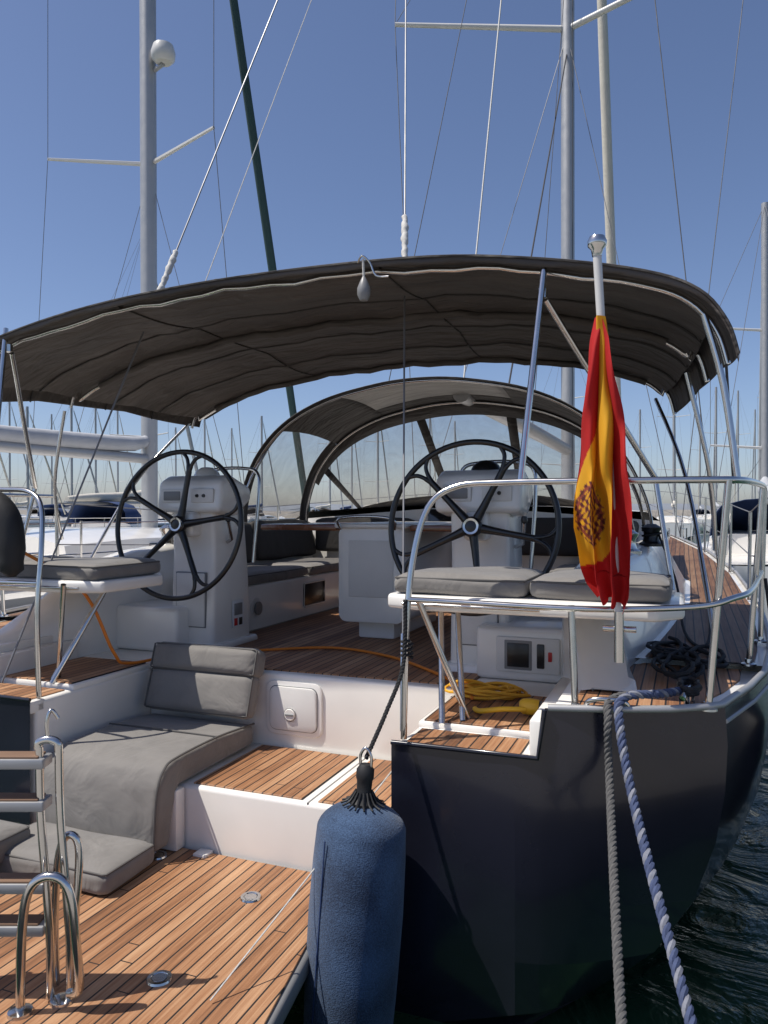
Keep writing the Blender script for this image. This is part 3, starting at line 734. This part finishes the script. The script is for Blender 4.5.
# ================================================================== fender
Fe = G('boat_fender')
fc = Vector((.87, -1.46, -2.0)); tilt = Ry(3.0) @ Rx(-3)
prof = []
for k in range(9):
    a = math.pi/2*k/8; prof.append((.165*math.sin(a), .03-.10*math.cos(a)))
prof += [(.172, .2), (.178, .5), (.174, .7)]
for k in range(1, 10):
    a = math.pi/2*k/9; prof.append((.170*math.cos(a)+.028*(k == 9), .80+.105*math.sin(a)))
lathe(Fe, 'fender_body', prof, fc, fenderm, seg=44, R=tilt)
lathe(Fe, 'fender_top_cap', [(.05, .895), (.052, .91), (.036, .93), (.028, .95), (.03, .99), (.034, 1.0), (.034, 1.03), (.02, 1.05), (0, 1.055)], fc, blackr, seg=24, R=tilt)
for k in range(16):
    a = 2*math.pi*k/16
    tube(Fe, 'cover_gather', cat([fc+tilt @ Vector((.032*math.cos(a), .032*math.sin(a), .95)), fc+tilt @ Vector((.055*math.cos(a), .055*math.sin(a), .915)), fc+tilt @ Vector((.085*math.cos(a+.05), .085*math.sin(a+.05), .902))], 3), .004, blackr, 5)
ft = fc+tilt @ Vector((0, 0, 1.05))
tube(Fe, 'fender_shackle', cat([ft+Vector((-.02, 0, -.02)), ft+Vector((-.022, 0, .03)), ft+Vector((0, 0, .06)), ft+Vector((.022, 0, .03)), ft+Vector((.02, 0, -.02))], 4), .006, steel, 8)
rope(Fe, 'fender_line', [ft+Vector((0, 0, .02)), ft.lerp(Vector((.985, -1.13, -.62)), .5), (.983, -1.15, -.62), (.985, -1.13, -.36)], .009, rope_k, .045)
tube(Fe, 'fender_hitch', [(.985+.022*math.cos(a), -1.11+.022*math.sin(a), -.60+.003*a) for a in [i*.5 for i in range(50)]], .006, rope_k, 6)
tube(Fe, 'fender_cover_seam', [fc+tilt @ Vector((math.cos(-2.0)*.179, math.sin(-2.0)*.179, z)) for z in (.1, .3, .5, .7, .8)], .003, canvas_b, 5)

# ================================================================== mooring ropes
def Bt(X, Yw, w):
    return BM.inverted() @ Vector((X, Yw, w+H))
R1 = G('mooring_rope')
rope(R1, 'strand', [(2.06, -.85, -.70), (1.95, -1.0, -.69), (1.80, -1.13, -.69), (1.79, -1.21, -.76), Bt(.80, 2.72, -.98), Bt(.67, 2.2, -1.28), Bt(.55, 1.70, -1.50)], .0145, rope_g, .062)
R2 = G('mooring_rope')
rope(R2, 'strand', [(2.08, -.8, -.70), (1.98, -1.02, -.68), (1.84, -1.13, -.685), (1.83, -1.21, -.76), Bt(.84, 2.58, -.98), Bt(.80, 2.1, -1.25), Bt(.78, 1.70, -1.50)], .0165, [rope_b, rope_b, rope_w], .075)
tube(R1, 'cleat_turns', [(2.065+.04*math.cos(a)*(1 if i % 2 else .7), -.865+.09*math.sin(a), -.70+.0008*i) for i, a in enumerate([k*.5 for k in range(46)])], .009, rope_k, 8)

Hs = G('orange_hose')
tube(Hs, 'hose', cat([(-1.6, -1.2, .1), (-1.35, -1.0, -.15), (-1.1, -.7, -.43), (-1.0, -.55, -.8), (-1.02, -.4, -.895), (-.9, -.1, -.895), (-.5, .25, -.893), (-.1, .5, -.893), (.35, .35, -.893), (.75, .0, -.893), (1.0, -.3, -.893), (1.1, -.5, -.893)], 8), .009, orange, 8)
Yc = G('yellow_rope_coil')
pts = []
for i in range(170):
    a = i*.3; r = .12+.035*math.sin(i*.37)+.02*math.sin(i*.11)
    pts.append((1.14+r*1.25*math.cos(a), -.38+r*.75*math.sin(a), -.893+.035*(i/170)+.012*math.sin(a*2.3+i*.05)))
tube(Yc, 'coil', pts, .0075, mat('yellow_rope', (.78, .40, .03), .7, bscale=300, bstr=.5), 6)
Sh = G('handheld_light')
lathe(Sh, 'body', [(0, -.05), (.024, -.048), (.034, -.034), (.037, 0), (.034, .034), (.024, .045), (0, .048)], (1.41, -.66, -.868), yellow, 'x', 20)
tube(Sh, 'handle', cat([(1.39, -.69, -.875), (1.3, -.74, -.87), (1.2, -.73, -.89), (1.16, -.68, -.895)], 4), .012, yellow, 8)
lathe(Sh, 'lens', [(0, -.01), (.028, -.01), (.032, .0), (0, .004)], (1.457, -.66, -.868), glassd, 'x', 20)

# ================================================================== boarding ladder on the platform
La = G('boarding_ladder', WM)
def ladtube(n, pts, r=.0135, sm=5): tube(La, n, cat(pts, sm), r, steel, 12)
Yl = 2.55
for dx in (0, .065):
    ladtube('rail', [(-1.145+dx, Yl, -.80+.02), (-1.14+dx, Yl, -1.0), (-1.12+dx, Yl-.01, -1.2), (-1.10+dx, Yl-.02, -1.42), (-1.10+dx, Yl-.02, -1.60)])
    ladtube('rail', [(-1.66+dx, Yl+.05, -.85), (-1.64+dx, Yl+.04, -1.2), (-1.6+dx, Yl+.03, -1.60)])
ladtube('rail_cap', [(-1.148, Yl, -.785), (-1.145, Yl, -.765), (-1.115, Yl, -.755), (-1.085, Yl, -.765), (-1.08, Yl, -.785)], .014)
ladtube('hook', [(-1.115, Yl, -.755), (-1.12, Yl, -.70), (-1.11, Yl+.01, -.66), (-1.09, Yl+.02, -.69)], .006)
ladtube('hoop', [(-1.17, Yl-.08, -1.60), (-1.16, Yl-.09, -1.35), (-1.14, Yl-.09, -1.22), (-1.09, Yl-.09, -1.17), (-1.03, Yl-.09, -1.18), (-1.0, Yl-.09, -1.25), (-.985, Yl-.09, -1.40), (-.98, Yl-.08, -1.53), (-1.02, Yl-.06, -1.56)], .015)
ladtube('hoop', [(-1.11, Yl+.05, -1.60), (-1.11, Yl+.04, -1.35), (-1.09, Yl+.03, -1.14), (-1.05, Yl+.02, -1.08), (-1.02, Yl+.02, -1.14), (-1.03, Yl, -1.40)], .013)
lathe(La, 'foot', [(0, 0), (.04, 0), (.038, .01), (.02, .016), (0, .016)], (-1.17, Yl-.08, -1.612), steel, seg=16)
lathe(La, 'foot', [(0, 0), (.04, 0), (.038, .01), (.02, .016), (0, .016)], (-1.06, Yl-.02, -1.612), steel, seg=16)
for w in (-.83, -.97, -1.24, -1.38):
    box(La, 'step', -1.66, -1.12, Yl-.03, Yl+.05, w-.017, w+.017, alu, .006)
    box(La, 'step_tread', -1.64, -1.14, Yl-.022, Yl+.042, w+.014, w+.024, mat('ladder_tread', (.22, .13, .08), .7), .003)
Ho = G('horseshoe_lifebuoy')
tube(Ho, 'buoy_cover', cat([(-1.24, -1.04, -.34), (-1.27, -1.04, -.05), (-1.40, -1.05, .06), (-1.62, -1.05, .06), (-1.74, -1.04, -.08), (-1.76, -1.04, -.34)], 6), [.02]+[.06]*2+[.072]*26+[.06]+[.02], blackr, 14)
tube(Ho, 'buoy_strap', [(-1.2, -1.0, -.15), (-1.8, -1.0, -.15)], .014, piping, 6)
lathe(Ho, 'buoy_light', [(0, -.05), (.03, -.045), (.032, .04), (.02, .06), (0, .062)], (-1.5, -1.06, -.2), redp, seg=14)

# ================================================================== other boats
def sailboat(name, X, Yw, head, L=12, mh=16, hull=hull_w, cover=sailc, furl=sailw, bim=canvas_b, detail=True, mr=.11, sp=(5.0+2.0,), radar=False, bh=1.15, cs=1.0):
    M = Matrix.Translation((X, Yw, 0)) @ Matrix.Rotation(-math.radians(head), 4, 'Z')
    g = G(name, M)
    b = L*.16; fb = L*.1
    V = [-.48, -.42, -.3, -.15, 0, .15, .3, .4, .47, .5]; Bf = [.78, .86, .95, 1, 1, .93, .72, .45, .18, .02]
    for s in (1, -1):
        rows = []
        for v, f in zip(V, Bf):
            t = fb*(1+.25*max(0, v*2)**2)
            rows.append([(s*b*f, v*L, t), (s*b*f*1.0, v*L, t*.6), (s*b*f*.93, v*L, t*.25), (s*b*f*.6, v*L, -.15), (0, v*L, -.3)])
        grid(g, 'hull', rows, hull, ang=60)
    grid(g, 'deck', [[(-b*f, v*L, fb*(1+.25*max(0, v*2)**2)-.02), (0, v*L, fb*(1+.25*max(0, v*2)**2)+.04), (b*f, v*L, fb*(1+.25*max(0, v*2)**2)-.02)] for v, f in zip(V, Bf)], gel)
    mesh(g, 'transom', [(-b*.78, -.48*L, fb), (b*.78, -.48*L, fb), (b*.72, -.48*L, fb*.25), (0, -.48*L, -.3), (-b*.72, -.48*L, fb*.25)], [(0, 1, 2, 3, 4)], hull)
    rows = []
    for v, f, hgt in [(-.18, .62, .45), (-.1, .64, .5), (.05, .6, .48), (.18, .5, .38), (.27, .35, .15), (.28, .34, -.02)]:
        z = fb
        rows.append([(-b*f-.08, v*L, z), (-b*f, v*L, z+hgt*.8), (-b*f*.7, v*L, z+hgt), (b*f*.7, v*L, z+hgt), (b*f, v*L, z+hgt*.8), (b*f+.08, v*L, z)])
    grid(g, 'coachroof', rows, gel, ang=30)
    r = rows[0]; mesh(g, 'cockpit_bulkhead', r, [(0, 1, 2, 3, 4, 5)], gel)
    for s in (1, -1):
        box(g, 'cabin_window', s*(b*.64-.02), s*(b*.64+.03), -.08*L, .08*L, fb+.18, fb+.34, glassd, .02)
        box(g, 'cockpit_coaming', s*b*.55, s*b*.7, -.42*L, -.18*L, fb-.02, fb+.28, gel, .03)
    my = .06*L; m0 = Vector((0, my, fb+.3)); m1 = Vector((0, my-.1, mh))
    tube(g, 'mast', [m0, m1], mr, alu, 12)
    for w in sp:
        for s in (1, -1):
            tube(g, 'spreader', [(0, my, w), (s*b*.66, my-.5, w+.07)], [.035, .022], whitepaint, 6)
    lst = []
    for s in (1, -1):
        prev = Vector((s*b*.9, my-.4, fb))
        for w in sp:
            tp = Vector((s*b*.66, my-.5, w+.07)); lst.append(([prev, tp], .006)); prev = tp
        lst.append(([prev, m1], .006)); lst.append(([(s*b*.85, my-.2, fb), (0, my, sp[0]-.1)], .005))
        lst.append(([(s*b*.6, -.47*L, fb+.1), m1], .006))
    lst.append(([(0, .49*L, fb*1.25), m1], .006))
    tubes(g, 'rigging', lst, wire, 4)
    f0 = Vector((0, .47*L, fb*1.25+.3))
    tube(g, 'furled_headsail', [f0, f0.lerp(m1, .3), f0.lerp(m1, .7), f0.lerp(m1, .93)], [.07, .085, .07, .03], furl, 8)
    bz = fb+bh
    tube(g, 'boom', [(0, my-.1, bz), (0, -.34*L, bz-.05)], .07, alu, 8)
    tube(g, 'sail_cover', cat([(0, my-.05, bz+.55*cs), (0, my-.35, bz+.32*cs), (0, -.1*L, bz+.2*cs), (0, -.2*L, bz+.17*cs), (0, -.33*L, bz+.08*cs)], 3), [q*cs for q in [.06, .1, .14, .17, .18, .18, .175, .165, .16, .15, .14, .12, .09]], cover, 10)
    if bim:
        hw = b*.62
        prf = [(-hw, 0), (-hw*.97, .25), (-hw*.8, .42), (-hw*.4, .5), (0, .52), (hw*.4, .5), (hw*.8, .42), (hw*.97, .25), (hw, 0)]
        grid(g, 'sprayhood', [[(x*sc, v*L, fb+.4+z*hh) for x, z in prf] for v, sc, hh in ((-.2, 1, 1.5), (-.13, .98, 1.5), (-.07, .85, .2))], bim, .01, ang=60)
    if detail:
        st_ = []
        for s in (1, -1):
            for v in (-.46, -.36, -.22, -.08, .08, .22, .36):
                f = interp(list(zip(V, Bf)), v); st_.append(([(s*b*f*.96, v*L, fb), (s*b*f*.96, v*L, fb+.62)], .012))
            for dz in (.6, .32):
                ps = [(s*b*interp(list(zip(V, Bf)), v)*.96, v*L, fb+dz) for v in (-.46, -.36, -.22, -.08, .08, .22, .36)]+[(0, .49*L, fb+.8)]
                for a, c in zip(ps, ps[1:]): st_.append(([a, c], .006))
        tubes(g, 'guard_rails', st_, steel, 5)
        for s in (1, -1):
            for v in (-.25, -.02, .2):
                f = interp(list(zip(V, Bf)), v)
                lathe(g, 'hung_fender', [(0, -.3), (.08, -.27), (.11, -.18), (.11, .18), (.08, .27), (.02, .3), (.02, .36), (0, .36)], (s*(b*f+.12), v*L, fb*.55), rb.choice([hull_w, hull_b, blackr]), seg=14)
                tube(g, 'hung_fender_line', [(s*(b*f+.12), v*L, fb*.55+.35), (s*b*f*.97, v*L, fb+.32)], .008, wire_d, 5)
    if radar:
        lathe(g, 'radar_dome', [(0, 0), (.11, 0), (.16, .05), (.17, .14), (.14, .24), (0, .28)], (.30, my-.1, radar), whitepaint, seg=20)
        tube(g, 'radar_bracket', [(0, my, radar-.05), (.30, my-.1, radar-.02)], .03, alu, 6)
    return g
rb = random.Random(3)
hd = 19.5; L0 = 13
mx_, my_ = -3.37, 11.05
cx = mx_-.06*L0*math.sin(math.radians(hd)); cy = my_-.06*L0*math.cos(math.radians(hd))
sailboat('moored_sailboat', cx, cy, hd, L0, 18, hull_w, sailc, sailg, None, mr=.115, sp=(7.0, 12.0), radar=8.35, bh=1.46, cs=.6)
for px_, Yw, mh, L1, hd_ in [(146, 30, 13, 12, 15), (28, 62, 10.5, 12, 12), (72, 70, 12, 12, 14), (96, 85, 14, 12, 14), (118, 95, 15, 13, 12), (10, 88, 15, 13, 10), (52, 110, 16, 13, 10), (-30, 60, 14, 13, 14), (176, 100, 13, 12, 14), (205, 90, 13, 12, 14), (232, 110, 14, 12, 14),
        (262, 80, 12, 12, 15), (330, 85, 14, 12, 15), (352, 100, 15, 12, 15), (378, 75, 13, 12, 16), (430, 95, 15, 12, 16), (455, 110, 15, 13, 15), (515, 90, 15, 12, 16), (566, 42, 12, 12, 18), (600, 100, 14, 12, 18), (640, 90, 14, 12, 18), (674, 62, 14.2, 12, 22), (700, 110, 16, 12, 20), (716, 80, 15, 13, 20), (738, 95, 17, 13, 20), (765, 18, 9.2, 11, 25), (775, 60, 16, 12, 22), (800, 35, 14, 12, 24), (755, 120, 18, 13, 20)]:
    a = math.radians(hd_); ymast = Yw; xmast = (px_-384)/768*ymast
    X = xmast-.06*L1*math.sin(a); Y_ = ymast-.06*L1*math.cos(a)
    sailboat('moored_sailboat', X, Y_, hd_, L1, mh, rb.choice([hull_w, hull_w, hull_w, hull_b]), rb.choice([sailc, canvas_b, sailw]), rb.choice([sailw, sailw, sailc]), rb.choice([canvas_b, canvas, None]), detail=Yw < 50, mr=.085 if Yw < 50 else .11, sp=(mh*.38, mh*.68))
F2 = G('boat_fender')
lathe(F2, 'fender_body', [(0, -.36), (.09, -.34), (.15, -.25), (.165, -.12), (.165, .12), (.15, .25), (.09, .33), (.03, .36), (.025, .42), (0, .42)], (2.60, -.22, -1.22), blackr, seg=28)
tube(F2, 'fender_line', [(2.60, -.22, -.82), (2.44, -.2, -.70), (2.40, -.1, -.31)], .008, rope_k, 6)
F3 = G('boat_fender')
lathe(F3, 'fender_body', [(0, -.30), (.06, -.28), (.09, -.2), (.095, 0), (.09, .2), (.06, .28), (.025, .3), (.02, .34), (0, .34)], (2.66, .75, -1.15), mat('white_vinyl', (.6, .6, .6), .4), seg=24)
tube(F3, 'fender_line', [(2.66, .75, -.81), (2.55, .75, -.68), (2.5, .75, -.1)], .008, rope_k, 6)

# ================================================================== quay, breakwater, water
Q = G('quay', Matrix.Identity(4))
box(Q, 'quay_slab', -14, 14, -10, 1.85, -.6, H-1.55, concrete, .03)
box(Q, 'quay_edge', -14, 14, 1.62, 1.87, H-1.56, H-1.51, concrete, .02)
for x in (.55, .78):
    lathe(Q, 'bollard', [(0, 0), (.05, 0), (.045, .03), (.035, .07), (.05, .1), (.05, .12), (0, .13)], (x, 1.70, H-1.52), steel, seg=16)
W_ = G('breakwater', Matrix.Identity(4))
rows = []
for i in range(121):
    x = -420+7*i; h1 = 1.9+.5*rb.random()
    rows.append([(x, 158+rb.random()*2, -1), (x, 161+rb.random()*2, .9+.4*rb.random()), (x, 165, h1), (x, 171, h1+.2), (x, 180, -1)])
grid(W_, 'rock_armour', rows, stone, ang=20)
Hi = G('distant_hills', Matrix.Identity(4))
rows = []
for i in range(81):
    x = -1600+40*i; h = 6+9*abs(math.sin(i*.21))+6*rb.random()
    rows.append([(x, 1500, -2), (x, 1520, h*.6), (x, 1560, h), (x, 1700, -2)])
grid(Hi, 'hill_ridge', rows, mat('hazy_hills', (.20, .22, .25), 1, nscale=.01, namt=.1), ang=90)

wm = bpy.data.materials.new('harbour_water')
nt, N, L, Pn = nodes_of(wm)
Pn.inputs['Base Color'].default_value = (.016, .046, .022, 1); Pn.inputs['Roughness'].default_value = .06; Pn.inputs['IOR'].default_value = 1.33
Pn.inputs['Specular Tint'].default_value = (.45, .8, .5, 1)
tc = N.new('ShaderNodeTexCoord')
a = N.new('ShaderNodeTexNoise'); a.inputs['Scale'].default_value = 1.6; a.inputs['Detail'].default_value = 5; a.inputs['Distortion'].default_value = 1.6
b = N.new('ShaderNodeTexNoise'); b.inputs['Scale'].default_value = 8; b.inputs['Detail'].default_value = 3; b.inputs['Distortion'].default_value = .8
L.new(tc.outputs['Object'], a.inputs['Vector']); L.new(tc.outputs['Object'], b.inputs['Vector'])
b1 = N.new('ShaderNodeBump'); b1.inputs['Strength'].default_value = .6; b1.inputs['Distance'].default_value = .16
b2 = N.new('ShaderNodeBump'); b2.inputs['Strength'].default_value = .4; b2.inputs['Distance'].default_value = .02
L.new(a.outputs['Fac'], b1.inputs['Height']); L.new(b.outputs['Fac'], b2.inputs['Height']); L.new(b1.outputs['Normal'], b2.inputs['Normal']); L.new(b2.outputs['Normal'], Pn.inputs['Normal'])
me = bpy.data.meshes.new('water'); me.from_pydata([(-3000, -200, 0), (3000, -200, 0), (3000, 4000, 0), (-3000, 4000, 0)], [], [(0, 1, 2, 3)])
wo = bpy.data.objects.new('water', me); me.materials.append(wm); bpy.context.collection.objects.link(wo)

# ------------------------------------------------------------------ place groups
for g in ALL:
    lo = Vector((1e9,)*3); hi = Vector((-1e9,)*3)
    for o in g.ch:
        for c in o.bound_box:
            for k in range(3): lo[k] = min(lo[k], c[k]); hi[k] = max(hi[k], c[k])
    c = Vector(((lo.x+hi.x)/2, (lo.y+hi.y)/2, lo.z))
    if g is Y: c = Vector((0, 0, -H))
    g.e.matrix_world = g.M @ Matrix.Translation(c)
    for o in g.ch:
        o.matrix_parent_inverse = Matrix.Identity(4); o.location = -c

# ------------------------------------------------------------------ light, sky, camera
sd = Vector((1.1, .21, -2.0)).normalized()
sl = bpy.data.lights.new('sun', 'SUN'); sl.energy = 5.0; sl.angle = math.radians(.5); sl.color = (1, .95, .87)
so = bpy.data.objects.new('sun', sl); so.rotation_mode = 'QUATERNION'; so.rotation_quaternion = sd.to_track_quat('-Z', 'Y'); so.location = (0, 0, 30)
bpy.context.collection.objects.link(so)
w = bpy.data.worlds.new('World'); scene.world = w; w.use_nodes = True
nt = w.node_tree; bg = nt.nodes['Background']
sk = nt.nodes.new('ShaderNodeTexSky'); sk.sky_type = 'NISHITA'; sk.sun_disc = False
sk.sun_elevation = math.radians(60.7); sk.sun_rotation = math.atan2(-sd.x, -sd.y)
sk.air_density = .85; sk.dust_density = 1.0; sk.ozone_density = 4.0
tint = nt.nodes.new('ShaderNodeMix'); tint.data_type = 'RGBA'; tint.blend_type = 'MULTIPLY'; tint.inputs['Factor'].default_value = 1
nt.links.new(sk.outputs[0], tint.inputs['A']); tint.inputs['B'].default_value = (1.03, .965, 1.0, 1)
nt.links.new(tint.outputs['Result'], bg.inputs['Color']); bg.inputs['Strength'].default_value = .125
scene.view_settings.view_transform = 'Standard'; scene.view_settings.look = 'None'; scene.view_settings.exposure = 0
cam = bpy.data.cameras.new('camera'); cam.sensor_fit = 'VERTICAL'; cam.sensor_height = 36; cam.lens = 27; cam.clip_end = 6000; cam.clip_start = .05
co = bpy.data.objects.new('camera', cam); co.location = (0, 0, H); co.rotation_euler = (math.radians(90), 0, 0)
bpy.context.collection.objects.link(co); scene.camera = co
